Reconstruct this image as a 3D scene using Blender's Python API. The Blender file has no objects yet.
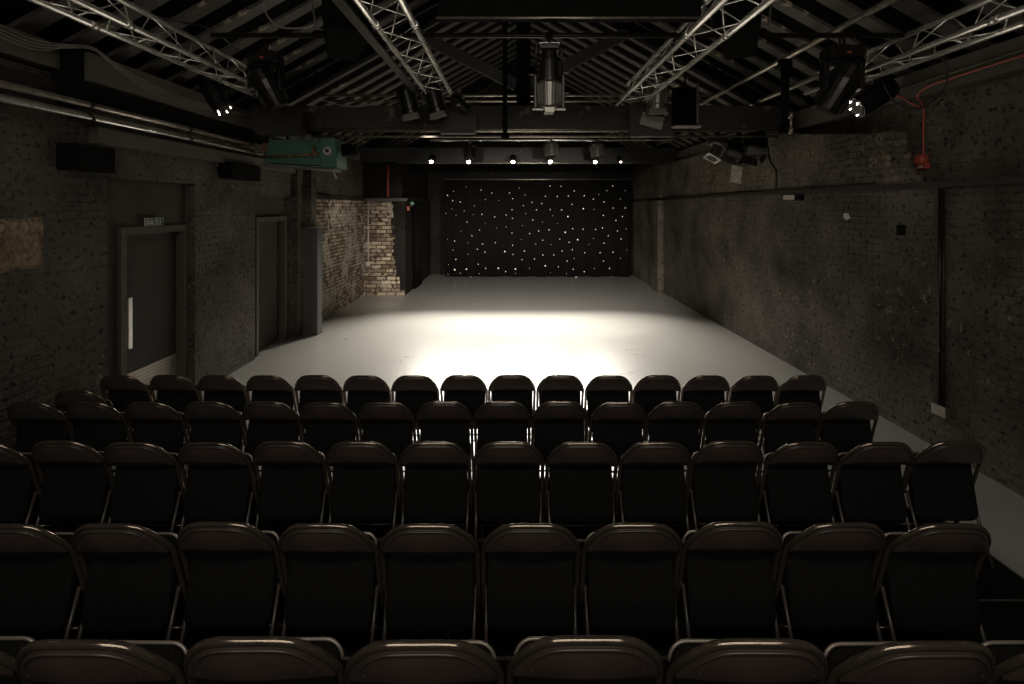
import bpy, math, random
from mathutils import Vector, Matrix
R = random.Random(7)
S = bpy.context.scene
COL = S.collection
F = 560.0; CZ = 2.44; HX = 512.0; HY = 207.0
def W(px, py, Y):
    """real position of something seen at that place of the photo and standing Y metres away"""
    return Vector(((px-HX)*Y/F, Y, CZ-(py-HY)*Y/F))

# ------------------------------------------------------------------ materials
def newmat(name):
    m = bpy.data.materials.new(name); m.use_nodes = True
    nt = m.node_tree; b = nt.nodes['Principled BSDF']
    return m, nt, b
def N(nt, t, **kw):
    n = nt.nodes.new(t)
    for k, v in kw.items():
        if k in n.inputs.keys(): n.inputs[k].default_value = v
        else: setattr(n, k, v)
    return n
def coords(nt, axis='xyz', scale=1.0):
    tc = N(nt, 'ShaderNodeTexCoord')
    if axis == 'xyz':
        return tc.outputs['Object']
    sp = N(nt, 'ShaderNodeSeparateXYZ'); nt.links.new(tc.outputs['Object'], sp.inputs[0])
    cb = N(nt, 'ShaderNodeCombineXYZ')
    for i, a in enumerate(axis):
        nt.links.new(sp.outputs[a.upper()], cb.inputs[i])
    return cb.outputs[0]
def ramp(nt, stops):
    r = N(nt, 'ShaderNodeValToRGB'); e = r.color_ramp.elements
    while len(e) < len(stops): e.new(0.5)
    for i, (p, c) in enumerate(stops):
        e[i].position = p; e[i].color = (*c, 1) if len(c) == 3 else c
    return r
def plain(name, col, rough=.5, metal=0.0, var=.25, scale=12, bump=0.0, spec=.5):
    m, nt, b = newmat(name); L = nt.links
    n = N(nt, 'ShaderNodeTexNoise', Scale=scale, Detail=5.0)
    L.new(coords(nt), n.inputs['Vector'])
    r = ramp(nt, [(.3, [c*(1-var) for c in col]), (.7, [min(1, c*(1+var)) for c in col])])
    L.new(n.outputs['Fac'], r.inputs['Fac']); L.new(r.outputs['Color'], b.inputs['Base Color'])
    b.inputs['Roughness'].default_value = rough; b.inputs['Metallic'].default_value = metal
    b.inputs['Specular IOR Level'].default_value = spec
    if bump:
        bp = N(nt, 'ShaderNodeBump', Strength=bump, Distance=.01); L.new(n.outputs['Fac'], bp.inputs['Height'])
        L.new(bp.outputs['Normal'], b.inputs['Normal'])
    return m
def glow(name, col, strength):
    m, nt, b = newmat(name)
    b.inputs['Base Color'].default_value = (*col, 1); b.inputs['Emission Color'].default_value = (*col, 1)
    b.inputs['Emission Strength'].default_value = strength
    return m
def black_brick(name, axis, dark, light, chip=.70, bump=.6, rough=.55, scale=1.0, lump=4.0, chipc=(.27, .215, .155)):
    """brickwork under many coats of black paint, chipped here and there"""
    m, nt, b = newmat(name); L = nt.links
    co = coords(nt, axis)
    nw = N(nt, 'ShaderNodeTexNoise', Scale=3.0, Detail=3.0); L.new(co, nw.inputs['Vector'])
    mx = N(nt, 'ShaderNodeMix', data_type='VECTOR'); mx.inputs['Factor'].default_value = .035
    L.new(co, mx.inputs[4]); L.new(nw.outputs['Color'], mx.inputs[5])
    br = N(nt, 'ShaderNodeTexBrick', Scale=1.0)
    br.inputs['Brick Width'].default_value = .235; br.inputs['Row Height'].default_value = .078
    br.inputs['Mortar Size'].default_value = .007; br.inputs['Mortar Smooth'].default_value = .6
    L.new(mx.outputs[1], br.inputs['Vector'])
    big = N(nt, 'ShaderNodeTexNoise', Scale=.9*scale, Detail=8.0, Roughness=.62); L.new(co, big.inputs['Vector'])
    rb = ramp(nt, [(.26, dark), (.78, light)]); L.new(big.outputs['Fac'], rb.inputs['Fac'])
    fine = N(nt, 'ShaderNodeTexNoise', Scale=9.0, Detail=9.0, Roughness=.7); L.new(co, fine.inputs['Vector'])
    rc = ramp(nt, [(chip, (0, 0, 0)), (chip+.03, (1, 1, 1))]); cm = N(nt, 'ShaderNodeTexNoise', Scale=.55, Detail=3.0); L.new(co, cm.inputs['Vector'])
    cs_ = N(nt, 'ShaderNodeMath', operation='MULTIPLY_ADD'); L.new(cm.outputs['Fac'], cs_.inputs[0]); cs_.inputs[1].default_value = .35; cs_.inputs[2].default_value = -.175
    ca = N(nt, 'ShaderNodeMath', operation='ADD'); L.new(fine.outputs['Fac'], ca.inputs[0]); L.new(cs_.outputs[0], ca.inputs[1])
    L.new(ca.outputs[0], rc.inputs['Fac'])
    mix = N(nt, 'ShaderNodeMix', data_type='RGBA')
    L.new(rc.outputs['Color'], mix.inputs['Factor']); L.new(rb.outputs['Color'], mix.inputs[6])
    mix.inputs[7].default_value = (*chipc, 1)
    # darker joints in patches and small dark spots
    pt = N(nt, 'ShaderNodeTexNoise', Scale=17.0, Detail=6.0, Roughness=.62); L.new(co, pt.inputs['Vector'])
    rp = ramp(nt, [(.36, (.22,)*3), (.45, (1, 1, 1))]); L.new(pt.outputs['Fac'], rp.inputs['Fac'])
    gm = N(nt, 'ShaderNodeTexNoise', Scale=1.3, Detail=5.0); L.new(co, gm.inputs['Vector'])
    rg = ramp(nt, [(.45, (0, 0, 0)), (.66, (.42,)*3)]); L.new(gm.outputs['Fac'], rg.inputs['Fac'])
    gj = N(nt, 'ShaderNodeMath', operation='MULTIPLY'); L.new(br.outputs['Fac'], gj.inputs[0]); L.new(rg.outputs['Color'], gj.inputs[1])
    iv = N(nt, 'ShaderNodeMath', operation='SUBTRACT'); iv.inputs[0].default_value = 1; L.new(gj.outputs[0], iv.inputs[1])
    mj = N(nt, 'ShaderNodeMix', data_type='RGBA', blend_type='MULTIPLY'); mj.inputs['Factor'].default_value = 1
    L.new(mix.outputs[2], mj.inputs[6]); L.new(rp.outputs['Color'], mj.inputs[7])
    mk = N(nt, 'ShaderNodeMix', data_type='RGBA', blend_type='MULTIPLY'); mk.inputs['Factor'].default_value = 1
    L.new(mj.outputs[2], mk.inputs[6]); L.new(iv.outputs[0], mk.inputs[7])
    L.new(mk.outputs[2], b.inputs['Base Color'])
    # relief: mortar joints and lumps of paint
    jm = N(nt, 'ShaderNodeTexNoise', Scale=.8, Detail=4.0); L.new(co, jm.inputs['Vector'])
    jr_ = ramp(nt, [(.44, (.0,)*3), (.72, (.42,)*3)]); L.new(jm.outputs['Fac'], jr_.inputs['Fac'])
    mq = N(nt, 'ShaderNodeMath', operation='MULTIPLY'); L.new(br.outputs['Fac'], mq.inputs[0]); L.new(jr_.outputs['Color'], mq.inputs[1])
    mp = N(nt, 'ShaderNodeMath', operation='MULTIPLY'); L.new(mq.outputs[0], mp.inputs[0]); mp.inputs[1].default_value = -.6
    f2 = N(nt, 'ShaderNodeTexNoise', Scale=lump, Detail=9.0, Roughness=.68); L.new(co, f2.inputs['Vector'])
    ad = N(nt, 'ShaderNodeMath', operation='ADD'); L.new(mp.outputs[0], ad.inputs[0]); L.new(f2.outputs['Fac'], ad.inputs[1])
    bp = N(nt, 'ShaderNodeBump', Strength=bump, Distance=.05); L.new(ad.outputs[0], bp.inputs['Height'])
    L.new(bp.outputs['Normal'], b.inputs['Normal'])
    b.inputs['Roughness'].default_value = .78; b.inputs['Specular IOR Level'].default_value = .14
    return m
def bare_brick(name, axis, bw=.235, bh=.080, lt=.47):
    m, nt, b = newmat(name); L = nt.links
    co = coords(nt, axis)
    nw = N(nt, 'ShaderNodeTexNoise', Scale=4.0, Detail=3.0); L.new(co, nw.inputs['Vector'])
    mx = N(nt, 'ShaderNodeMix', data_type='VECTOR'); mx.inputs['Factor'].default_value = .025
    L.new(co, mx.inputs[4]); L.new(nw.outputs['Color'], mx.inputs[5])
    br = N(nt, 'ShaderNodeTexBrick', Scale=1.0)
    br.inputs['Brick Width'].default_value = bw; br.inputs['Row Height'].default_value = bh
    br.inputs['Mortar Size'].default_value = .013; br.inputs['Mortar Smooth'].default_value = .3
    br.inputs['Bias'].default_value = 0
    br.inputs['Color1'].default_value = (.13, .08, .05, 1); br.inputs['Color2'].default_value = (.50, .41, .29, 1)
    br.inputs['Mortar'].default_value = (.035, .028, .02, 1)
    L.new(mx.outputs[1], br.inputs['Vector'])
    pa = N(nt, 'ShaderNodeTexNoise', Scale=1.4, Detail=7.0, Roughness=.65); L.new(co, pa.inputs['Vector'])
    r1 = ramp(nt, [(lt, (0, 0, 0)), (lt+.09, (1, 1, 1))]); L.new(pa.outputs['Fac'], r1.inputs['Fac'])
    m1 = N(nt, 'ShaderNodeMix', data_type='RGBA'); L.new(r1.outputs['Color'], m1.inputs['Factor'])
    L.new(br.outputs['Color'], m1.inputs[6])
    lime = N(nt, 'ShaderNodeMix', data_type='RGBA', blend_type='MIX'); lime.inputs['Factor'].default_value = .45
    L.new(br.outputs['Color'], lime.inputs[6]); lime.inputs[7].default_value = (.66, .61, .52, 1)
    L.new(lime.outputs[2], m1.inputs[7])
    # old black paint left on some bricks
    pb = N(nt, 'ShaderNodeTexNoise', Scale=8.0, Detail=4.0); L.new(co, pb.inputs['Vector'])
    r2 = ramp(nt, [(.57, (0, 0, 0)), (.63, (1, 1, 1))]); L.new(pb.outputs['Fac'], r2.inputs['Fac'])
    m2 = N(nt, 'ShaderNodeMix', data_type='RGBA'); L.new(r2.outputs['Color'], m2.inputs['Factor'])
    L.new(m1.outputs[2], m2.inputs[6]); m2.inputs[7].default_value = (.05, .035, .025, 1)
    L.new(m2.outputs[2], b.inputs['Base Color'])
    mp = N(nt, 'ShaderNodeMath', operation='MULTIPLY'); L.new(br.outputs['Fac'], mp.inputs[0]); mp.inputs[1].default_value = -1.0
    ad = N(nt, 'ShaderNodeMath', operation='ADD'); L.new(mp.outputs[0], ad.inputs[0]); L.new(pa.outputs['Fac'], ad.inputs[1])
    bp = N(nt, 'ShaderNodeBump', Strength=.9, Distance=.03); L.new(ad.outputs[0], bp.inputs['Height'])
    L.new(bp.outputs['Normal'], b.inputs['Normal']); b.inputs['Roughness'].default_value = .85
    return m
def concrete(name):
    m, nt, b = newmat(name); L = nt.links
    co = coords(nt)
    n = N(nt, 'ShaderNodeTexNoise', Scale=.8, Detail=10.0, Roughness=.72); L.new(co, n.inputs['Vector'])
    r = ramp(nt, [(.3, (.28, .275, .257)), (.7, (.30, .295, .276))]); L.new(n.outputs['Fac'], r.inputs['Fac'])
    n2 = N(nt, 'ShaderNodeTexNoise', Scale=7.0, Detail=9.0, Roughness=.7); L.new(co, n2.inputs['Vector'])
    r2 = ramp(nt, [(.35, (.93, .93, .93)), (.65, (1, 1, 1))]); L.new(n2.outputs['Fac'], r2.inputs['Fac'])
    m1 = N(nt, 'ShaderNodeMix', data_type='RGBA', blend_type='MULTIPLY'); m1.inputs['Factor'].default_value = 1
    L.new(r.outputs['Color'], m1.inputs[6]); L.new(r2.outputs['Color'], m1.inputs[7]); L.new(m1.outputs[2], b.inputs['Base Color'])
    rr = ramp(nt, [(.3, (.27,)*3), (.75, (.30,)*3)]); L.new(n.outputs['Fac'], rr.inputs['Fac']); L.new(rr.outputs['Color'], b.inputs['Roughness'])
    bp = N(nt, 'ShaderNodeBump', Strength=.04, Distance=.01); L.new(n2.outputs['Fac'], bp.inputs['Height']); L.new(bp.outputs['Normal'], b.inputs['Normal'])
    return m
def painted_timber(name, col, chipcol, thr, axis='xyz'):
    m, nt, b = newmat(name); L = nt.links
    co = coords(nt)
    n = N(nt, 'ShaderNodeTexNoise', Scale=2.2, Detail=9.0, Roughness=.66); L.new(co, n.inputs['Vector'])
    r = ramp(nt, [(thr, col), (thr+.03, chipcol)]); L.new(n.outputs['Fac'], r.inputs['Fac'])
    L.new(r.outputs['Color'], b.inputs['Base Color']); b.inputs['Roughness'].default_value = .6
    n2 = N(nt, 'ShaderNodeTexNoise', Scale=14.0, Detail=6.0); L.new(co, n2.inputs['Vector'])
    bp = N(nt, 'ShaderNodeBump', Strength=.3, Distance=.01); L.new(n2.outputs['Fac'], bp.inputs['Height']); L.new(bp.outputs['Normal'], b.inputs['Normal'])
    return m
def stone_mat():
    m, nt, b = newmat('stone'); L = nt.links
    co = coords(nt)
    v = N(nt, 'ShaderNodeTexVoronoi', Scale=22.0); L.new(co, v.inputs['Vector'])
    n = N(nt, 'ShaderNodeTexNoise', Scale=9.0, Detail=9.0); L.new(co, n.inputs['Vector'])
    r = ramp(nt, [(.3, (.13, .09, .05)), (.7, (.36, .27, .17))]); L.new(n.outputs['Fac'], r.inputs['Fac'])
    L.new(r.outputs['Color'], b.inputs['Base Color'])
    ad = N(nt, 'ShaderNodeMath', operation='ADD'); L.new(v.outputs['Distance'], ad.inputs[0]); L.new(n.outputs['Fac'], ad.inputs[1])
    bp = N(nt, 'ShaderNodeBump', Strength=1.0, Distance=.03); L.new(ad.outputs[0], bp.inputs['Height']); L.new(bp.outputs['Normal'], b.inputs['Normal'])
    b.inputs['Roughness'].default_value = .9
    return m
def tread_mat():
    m, nt, b = newmat('tread_plate'); L = nt.links
    co = coords(nt, 'yzx')
    c = N(nt, 'ShaderNodeTexChecker', Scale=34.0)
    mp = N(nt, 'ShaderNodeMapping'); mp.inputs['Rotation'].default_value = (0, 0, .785); L.new(co, mp.inputs['Vector']); L.new(mp.outputs[0], c.inputs['Vector'])
    bp = N(nt, 'ShaderNodeBump', Strength=.6, Distance=.01); L.new(c.outputs['Fac'], bp.inputs['Height']); L.new(bp.outputs['Normal'], b.inputs['Normal'])
    r = ramp(nt, [(0, (.30, .27, .22)), (1, (.55, .50, .42))]); L.new(c.outputs['Fac'], r.inputs['Fac']); L.new(r.outputs['Color'], b.inputs['Base Color'])
    b.inputs['Metallic'].default_value = .5; b.inputs['Roughness'].default_value = .45
    return m
def cloth_mat():
    m, nt, b = newmat('black_velour'); L = nt.links
    co = coords(nt)
    n = N(nt, 'ShaderNodeTexNoise', Scale=60.0, Detail=3.0); L.new(co, n.inputs['Vector'])
    r = ramp(nt, [(.3, (.006, .006, .006)), (.7, (.014, .013, .012))]); L.new(n.outputs['Fac'], r.inputs['Fac']); L.new(r.outputs['Color'], b.inputs['Base Color'])
    b.inputs['Roughness'].default_value = 1.0; b.inputs['Specular IOR Level'].default_value = .05
    return m

M = dict(
    wl=black_brick('painted_brick_left', 'yzx', (.035, .031, .026), (.175, .158, .127), .625, 1.3, .42, lump=5.0),
    wr=black_brick('painted_brick_right', 'yzx', (.025, .021, .017), (.20, .177, .143), .635, 1.2, .42, lump=3.6),
    wx=black_brick('painted_brick_end', 'xzy', (.010, .009, .008), (.032, .028, .023), .68, 1.0),
    wu=black_brick('painted_brick_upper_lit', 'yzx', (.035, .030, .024), (.23, .20, .155), .60, lump=3.0, bump=1.2),  # lighter copy for the upper right wall, its stronger light put into colour
    by=bare_brick('bare_brick_side', 'yzx'), bx=bare_brick('bare_brick_end', 'xzy', .27, .105, .56),
    floor=concrete('floor_paint'),
    plaster=plain('dark_plaster', (.055, .050, .039), .7, var=.2, scale=2, bump=.15, spec=.2),
    boards=plain('roof_boards', (.003, .0028, .0025), .9, spec=.05),
    rafter=painted_timber('rafter_paint', (.055, .048, .039), (.34, .27, .18), .61),
    beam=painted_timber('beam_paint', (.013, .011, .009), (.20, .14, .08), .655),
    beamb=painted_timber('brown_beam', (.085, .072, .058), (.12, .085, .05), .66),
    tie=painted_timber('tie_beam_paint', (.042, .035, .028), (.20, .15, .10), .62),
    door=plain('door_paint', (.045, .042, .032), .65, var=.15, scale=3, spec=.25),
    frame=plain('door_frame_paint', (.080, .073, .055), .6, var=.12, spec=.3),
    alu=plain('brushed_aluminium', (.93, .90, .83), .26, .75, var=.08, scale=30),
    steel=plain('black_steel', (.03, .027, .023), .35, .6, var=.2),
    pipe=plain('dull_pipe', (.36, .32, .26), .34, .8, var=.3),
    grey=plain('grey_paint', (.085, .084, .080), .6, var=.12, scale=4),
    lamp=plain('lamp_housing', (.03, .028, .026), .33, .7, var=.15, spec=.6),
    lampg=plain('grey_lamp_housing', (.22, .205, .18), .35, .7, var=.15),
    barn=plain('barn_door_metal', (.26, .24, .21), .5, .2, var=.1),
    blk=plain('matt_black', (.004, .0038, .0034), .85, var=.2, spec=.1),
    cab=plain('speaker_cabinet', (.028, .025, .022), .6, var=.15, scale=30),
    chairm=plain('brown_chair_enamel', (.046, .034, .028), .36, 0.0, var=.2, scale=5, spec=.6),
    chairt=plain('brown_chair_tube', (.23, .185, .145), .17, .85, var=.12, scale=8),
    seat=plain('black_seat_cloth', (.007, .0068, .0066), .95, var=.4, scale=120, spec=.15),
    seatm=plain('seat_pan_metal', (.0035, .0035, .0035), .85, .0, var=.2, spec=.05),
    rim=plain('seat_rim', (.30, .255, .21), .35, .5, var=.1),
    green=plain('green_enamel', (.055, .15, .105), .38, var=.15, scale=6),
    white=plain('off_white', (.5, .47, .41), .5, var=.1),
    rust=plain('rusty_copper', (.20, .115, .06), .5, .5, var=.4, scale=20),
    red=plain('red_plastic', (.42, .075, .045), .4, var=.1),
    signg=plain('sign_green', (.02, .10, .05), .4, var=.05),
    riser=plain('riser_black', (.005, .0046, .004), .85, var=.3, scale=6, spec=.12),
    nosing=plain('nosing_strip', (.10, .09, .075), .5, .3, var=.1),
    stone=stone_mat(), tread=tread_mat(), cloth=cloth_mat(),
    star=glow('star_led', (1.0, .88, .72), .9), star2=glow('star_led_dim', (1.0, .86, .7), .45),
    lens=glow('lit_lens', (1.0, .88, .70), 40), lens2=glow('lit_lens_soft', (1.0, .86, .68), 6),
    glass=plain('dark_glass', (.03, .03, .03), .08, var=.05),
    cable=plain('black_cable', (.012, .011, .010), .5), gcable=plain('grey_cable', (.17, .155, .13), .5),
)

# ------------------------------------------------------------------ mesh builder
class MB:
    def __init__(s): s.v = []; s.f = []; s.sm = []
    def add(s, vs, fs, smooth=False, mat=None):
        o = len(s.v)
        s.v += [tuple(mat @ Vector(v)) if mat else tuple(v) for v in vs]
        s.f += [tuple(i+o for i in f) for f in fs]; s.sm += [smooth]*len(fs)
        return s
    def box(s, x0, x1, y0, y1, z0, z1, mat=None):
        vs = [(x, y, z) for z in (z0, z1) for y in (y0, y1) for x in (x0, x1)]
        return s.add(vs, [(0, 2, 3, 1), (4, 5, 7, 6), (0, 1, 5, 4), (2, 6, 7, 3), (0, 4, 6, 2), (1, 3, 7, 5)], mat=mat)
    def bbox(s, x0, x1, y0, y1, z0, z1, b=.01, mat=None):
        """box with chamfered vertical edges (z) and top/bottom edges"""
        def ring(i, z):
            return [(x0+i+b, y0+i, z), (x1-i-b, y0+i, z), (x1-i, y0+i+b, z), (x1-i, y1-i-b, z), (x1-i-b, y1-i, z), (x0+i+b, y1-i, z), (x0+i, y1-i-b, z), (x0+i, y0+i+b, z)]
        rs = ring(b, z0)+ring(0, z0+b)+ring(0, z1-b)+ring(b, z1)
        fs = [tuple(reversed(range(8))), tuple(range(24, 32))]
        for k in range(3):
            for i in range(8):
                j = (i+1) % 8; fs.append((k*8+i, k*8+j, k*8+8+j, k*8+8+i))
        return s.add(rs, fs, mat=mat)
    def tube(s, pts, r, n=10, mat=None, closed=False):
        pts = [Vector(p) for p in pts]; rs = r if isinstance(r, (list, tuple)) else [r]*len(pts)
        vs = []; fs = []; prev = None
        for i, p in enumerate(pts):
            if closed: t = pts[(i+1) % len(pts)]-pts[i-1]
            else: t = (pts[min(i+1, len(pts)-1)]-pts[max(i-1, 0)])
            if t.length < 1e-9: t = Vector((0, 0, 1))
            t.normalize()
            if prev is None:
                u = t.orthogonal().normalized()
            else:
                u = prev-t*prev.dot(t)
                u = u.normalized() if u.length > 1e-6 else t.orthogonal().normalized()
            prev = u; w = t.cross(u)
            for k in range(n):
                a = 2*math.pi*k/n
                vs.append(p+(u*math.cos(a)+w*math.sin(a))*rs[i])
        m = len(pts)
        for i in range(m if closed else m-1):
            for k in range(n):
                a = i*n+k; b = i*n+(k+1) % n; c = ((i+1) % m)*n+(k+1) % n; d = ((i+1) % m)*n+k
                fs.append((a, b, c, d))
        s.add(vs, fs, True, mat)
        if not closed:
            o = len(s.v)-len(vs)
            s.f += [tuple(o+k for k in reversed(range(n))), tuple(o+(m-1)*n+k for k in range(n))]; s.sm += [False, False]
        return s
    def lathe(s, prof, n=20, mat=None):
        """solid of revolution about local z: prof = [(z, r), ...], sharp where a z repeats"""
        vs = []; fs = []
        for z, r in prof:
            for k in range(n):
                a = 2*math.pi*k/n; vs.append((r*math.cos(a), r*math.sin(a), z))
        for i in range(len(prof)-1):
            for k in range(n):
                fs.append((i*n+k, i*n+(k+1) % n, (i+1)*n+(k+1) % n, (i+1)*n+k))
        fs += [tuple(reversed(range(n))), tuple((len(prof)-1)*n+k for k in range(n))]
        return s.add(vs, fs, False, mat)
    def prism(s, poly, f0, f1):
        """poly: 2d points; f0, f1: functions 2d -> 3d for both faces"""
        n = len(poly)
        vs = [f0(*p) for p in poly]+[f1(*p) for p in poly]
        fs = [tuple(range(n)), tuple(reversed(range(n, 2*n)))]+[(i, (i+1) % n+0, (i+1) % n+n, i+n) for i in range(n)]
        return s.add(vs, fs)
    def build(s, name, mat, parent=None):
        me = bpy.data.meshes.new(name); me.from_pydata([tuple(v) for v in s.v], [], s.f)
        me.materials.append(mat)
        me.polygons.foreach_set('use_smooth', s.sm)
        import bmesh
        bm = bmesh.new(); bm.from_mesh(me); bmesh.ops.recalc_face_normals(bm, faces=bm.faces); bm.to_mesh(me); bm.free()
        o = bpy.data.objects.new(name, me); COL.objects.link(o)
        if parent: o.parent = parent
        return o
def tag(o, label, cat, group=None):
    o['label'] = label; o['category'] = cat
    if group: o['group'] = group
    return o
def thing(name, loc, label=None, cat=None, group=None, rz=0):
    o = bpy.data.objects.new(name, None); COL.objects.link(o); o.location = loc; o.rotation_euler = (0, 0, rz)
    o.empty_display_size = .1
    if label: tag(o, label, cat, group)
    return o
def struct(name, mb, mat, parent=None):
    o = mb.build(name, mat, parent)
    if not parent: o['kind'] = 'structure'
    return o
def dup(root, loc, label, group=None, rz=0):
    r = root.copy(); COL.objects.link(r); r.location = loc; r.rotation_euler = (0, 0, rz); r['label'] = label
    if group: r['group'] = group
    for ch in list(root.children):
        c = ch.copy(); COL.objects.link(c); c.parent = r
        for g in list(ch.children):
            d = g.copy(); COL.objects.link(d); d.parent = c
    return r
def curve(p, n=6):
    """smooth path through the points (Catmull-Rom)"""
    p = [Vector(q) for q in p]; q = [2*p[0]-p[1]]+p+[2*p[-1]-p[-2]]; out = []
    for i in range(1, len(q)-2):
        for k in range(n):
            t = k/n; a, b, c, d = q[i-1], q[i], q[i+1], q[i+2]
            out.append(.5*((2*b)+(c-a)*t+(2*a-5*b+4*c-d)*t*t+(3*b-a-3*c+d)*t**3))
    out.append(p[-1]); return out

# ------------------------------------------------------------------ the room
XL, XR, YF, YB = -4.12, 4.30, 20.3, -1.6
ZP0, ZP1 = 3.64, 3.92           # wall plates
PITCH = .56; XC = .13           # ridge line
def roof_z(x): return 3.92+PITCH*(4.35-abs(x-XC))
struct('floor', MB().box(-4.7, 4.9, YB-.2, YF+.2, -.15, 0), M['floor'])
wl = MB()
wl.box(-4.6, XL, YB, 5.71, 0, ZP0)
wl.box(-4.6, XL, 5.71, 7.28, 2.74, ZP0); wl.box(-4.6, -4.40, 5.71, 7.28, 0, 2.74)
wl.box(-4.6, XL, 7.28, 8.98, 0, ZP0)
wl.box(-4.6, XL, 8.98, 10.42, 2.62, ZP0); wl.box(-4.6, -4.36, 8.98, 10.42, 0, 2.62)
wl.box(-4.6, XL, 10.42, 15.5, 0, ZP0)
struct('wall_left', wl, M['wl'])
# flat plaster panels around the two doors
pl = MB(); pl.box(-4.30, -4.25, 5.71, 6.02, 0, 2.74); pl.box(-4.30, -4.25, 6.02, 7.28, 2.215, 2.74)
struct('trim_1', pl, M['plaster'])
pl = MB(); pl.box(-4.30, -4.22, 8.98, 9.10, 0, 2.62); pl.box(-4.30, -4.22, 9.10, 10.42, 2.27, 2.62); pl.box(-4.30, -4.22, 10.32, 10.42, 0, 2.27)
struct('trim_2', pl, M['plaster'])
# right wall: flush lower half, recessed upper half near the seats, thick broken brickwork further on
struct('wall_right', MB().box(XR, 4.8, YB, YF, 0, 2.66).box(4.56, 4.8, YB, YF, 2.66, ZP0), M['wr'])
poly = [(6.25, 2.66), (6.25, 2.80), (6.30, 2.80), (6.30, 2.88), (6.34, 2.88), (6.34, 2.97), (6.40, 2.97), (6.40, 3.07), (6.46, 3.07), (6.46, 3.31), (7.1, 3.36), (7.5, 3.42), (8.3, 3.52), (8.9, ZP0), (YF, ZP0), (YF, 2.66)]  # stepped end is broken brick; the sloping top is shaped after a shadow edge
struct('wall_right_upper', MB().prism(poly, lambda y, z: (XR+.01, y, z), lambda y, z: (4.56, y, z)), M['wu'])
poly = [(6.20, 2.66), (6.20, 2.79), (6.27, 2.79), (6.27, 2.87), (6.33, 2.87), (6.33, 3.05), (6.43, 3.05), (6.43, 3.30), (6.80, 3.30), (6.78, 3.1), (6.72, 3.0), (6.66, 2.85), (6.60, 2.75), (6.57, 2.66)]
struct('trim_3', MB().prism(poly, lambda y, z: (XR-.03, y, z), lambda y, z: (XR+.05, y, z)), M['wu'])
struct('trim_4', MB().box(XR-.05, XR+.05, YB, YF, 2.635, 2.70), M['beam'])
struct('trim_5', MB().box(XR-.16, XR+.02, 15.9, 16.7, 0, 2.63).box(XR-.10, XR+.02, 15.95, 16.65, 2.70, ZP0), M['wr'])
struct('wall_back', MB().box(-4.7, 4.9, YB-.2, YB, 0, 6.9), M['wx'])
struct('wall_front', MB().box(-4.7, 4.9, YF, YF+.2, 0, 6.9), M['wx'])
# brick alcove past the grey column
struct('wall_alcove', MB().box(-4.12, -4.08, 11.0, 15.5, 0, 2.62), M['by'])
struct('wall_side', MB().box(-4.6, -2.95, 15.5, YF, 0, 2.63).box(-4.6, -3.05, 15.56, YF, 2.63, ZP0), M['wx'])
rr = random.Random(3)
edge = []
z = 2.60
while z > .02:
    base = -3.30+(.0 if z > 1.2 else (1.2-z)**1.5*.26)
    x = base+rr.uniform(-.05, .06); edge += [(x, z), (x, max(0, z-.095))]; z -= .095
struct('wall_alcove_end', MB().prism([(-4.09, 0), (-4.09, 2.60)]+edge, lambda x, z: (x, 15.50, z), lambda x, z: (x, 15.465, z)), M['bx'])
struct('trim_6', MB().box(-4.12, -2.90, 15.40, 15.56, 2.60, 2.68), M['grey'])
struct('trim_7', MB().box(-4.12, -4.04, 10.42, 15.42, 2.62, 2.69), M['beam'])
struct('trim_8', MB().box(-2.96, -2.88, 15.5, 17.9, 2.62, 2.70), M['beam'])
# roof: boards, plates, rafters
rb = MB()
for s, xe in ((-1, XC-4.75), (1, XC+4.75)):
    z0 = roof_z(XC)+.10; z1 = roof_z(xe)+.10
    rb.prism([(XC, z0), (xe, z1), (xe, z1+.06), (XC, z0+.06)], lambda x, z: (x, YB-.2, z), lambda x, z: (x, YF+.2, z))
struct('ceiling', rb, M['boards'])
struct('wall_plate_left', MB().box(-4.6, XL+.08, YB, 15.5, ZP0+.03, ZP1-.03), M['beamb'])
struct('wall_plate_right', MB().box(4.40, 4.8, YB, YF, ZP0, ZP1), M['beamb'])
struct('wall_plate_far_left', MB().box(-4.6, -4.0, 15.5, YF, ZP0, ZP1), M['beam'])
def rafter_mesh(s):
    x1 = XC+s*4.45; z0 = roof_z(XC)+.11; z1 = roof_z(x1)+.11; d = .06
    x0 = XC+s*.02
    return MB().prism([(x0, z0), (x1, z1), (x1, z1-d), (x0, z0-d)], lambda x, z: (x, -.10, z), lambda x, z: (x, .10, z))
for s in (-1, 1):
    first = struct('roof_rafter', rafter_mesh(s), M['rafter'])
    first.location.y = 2.2
    y = 2.2+.53
    while y < 18.6:
        o = first.copy(); COL.objects.link(o); o.location.y = y; y += .53
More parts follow.
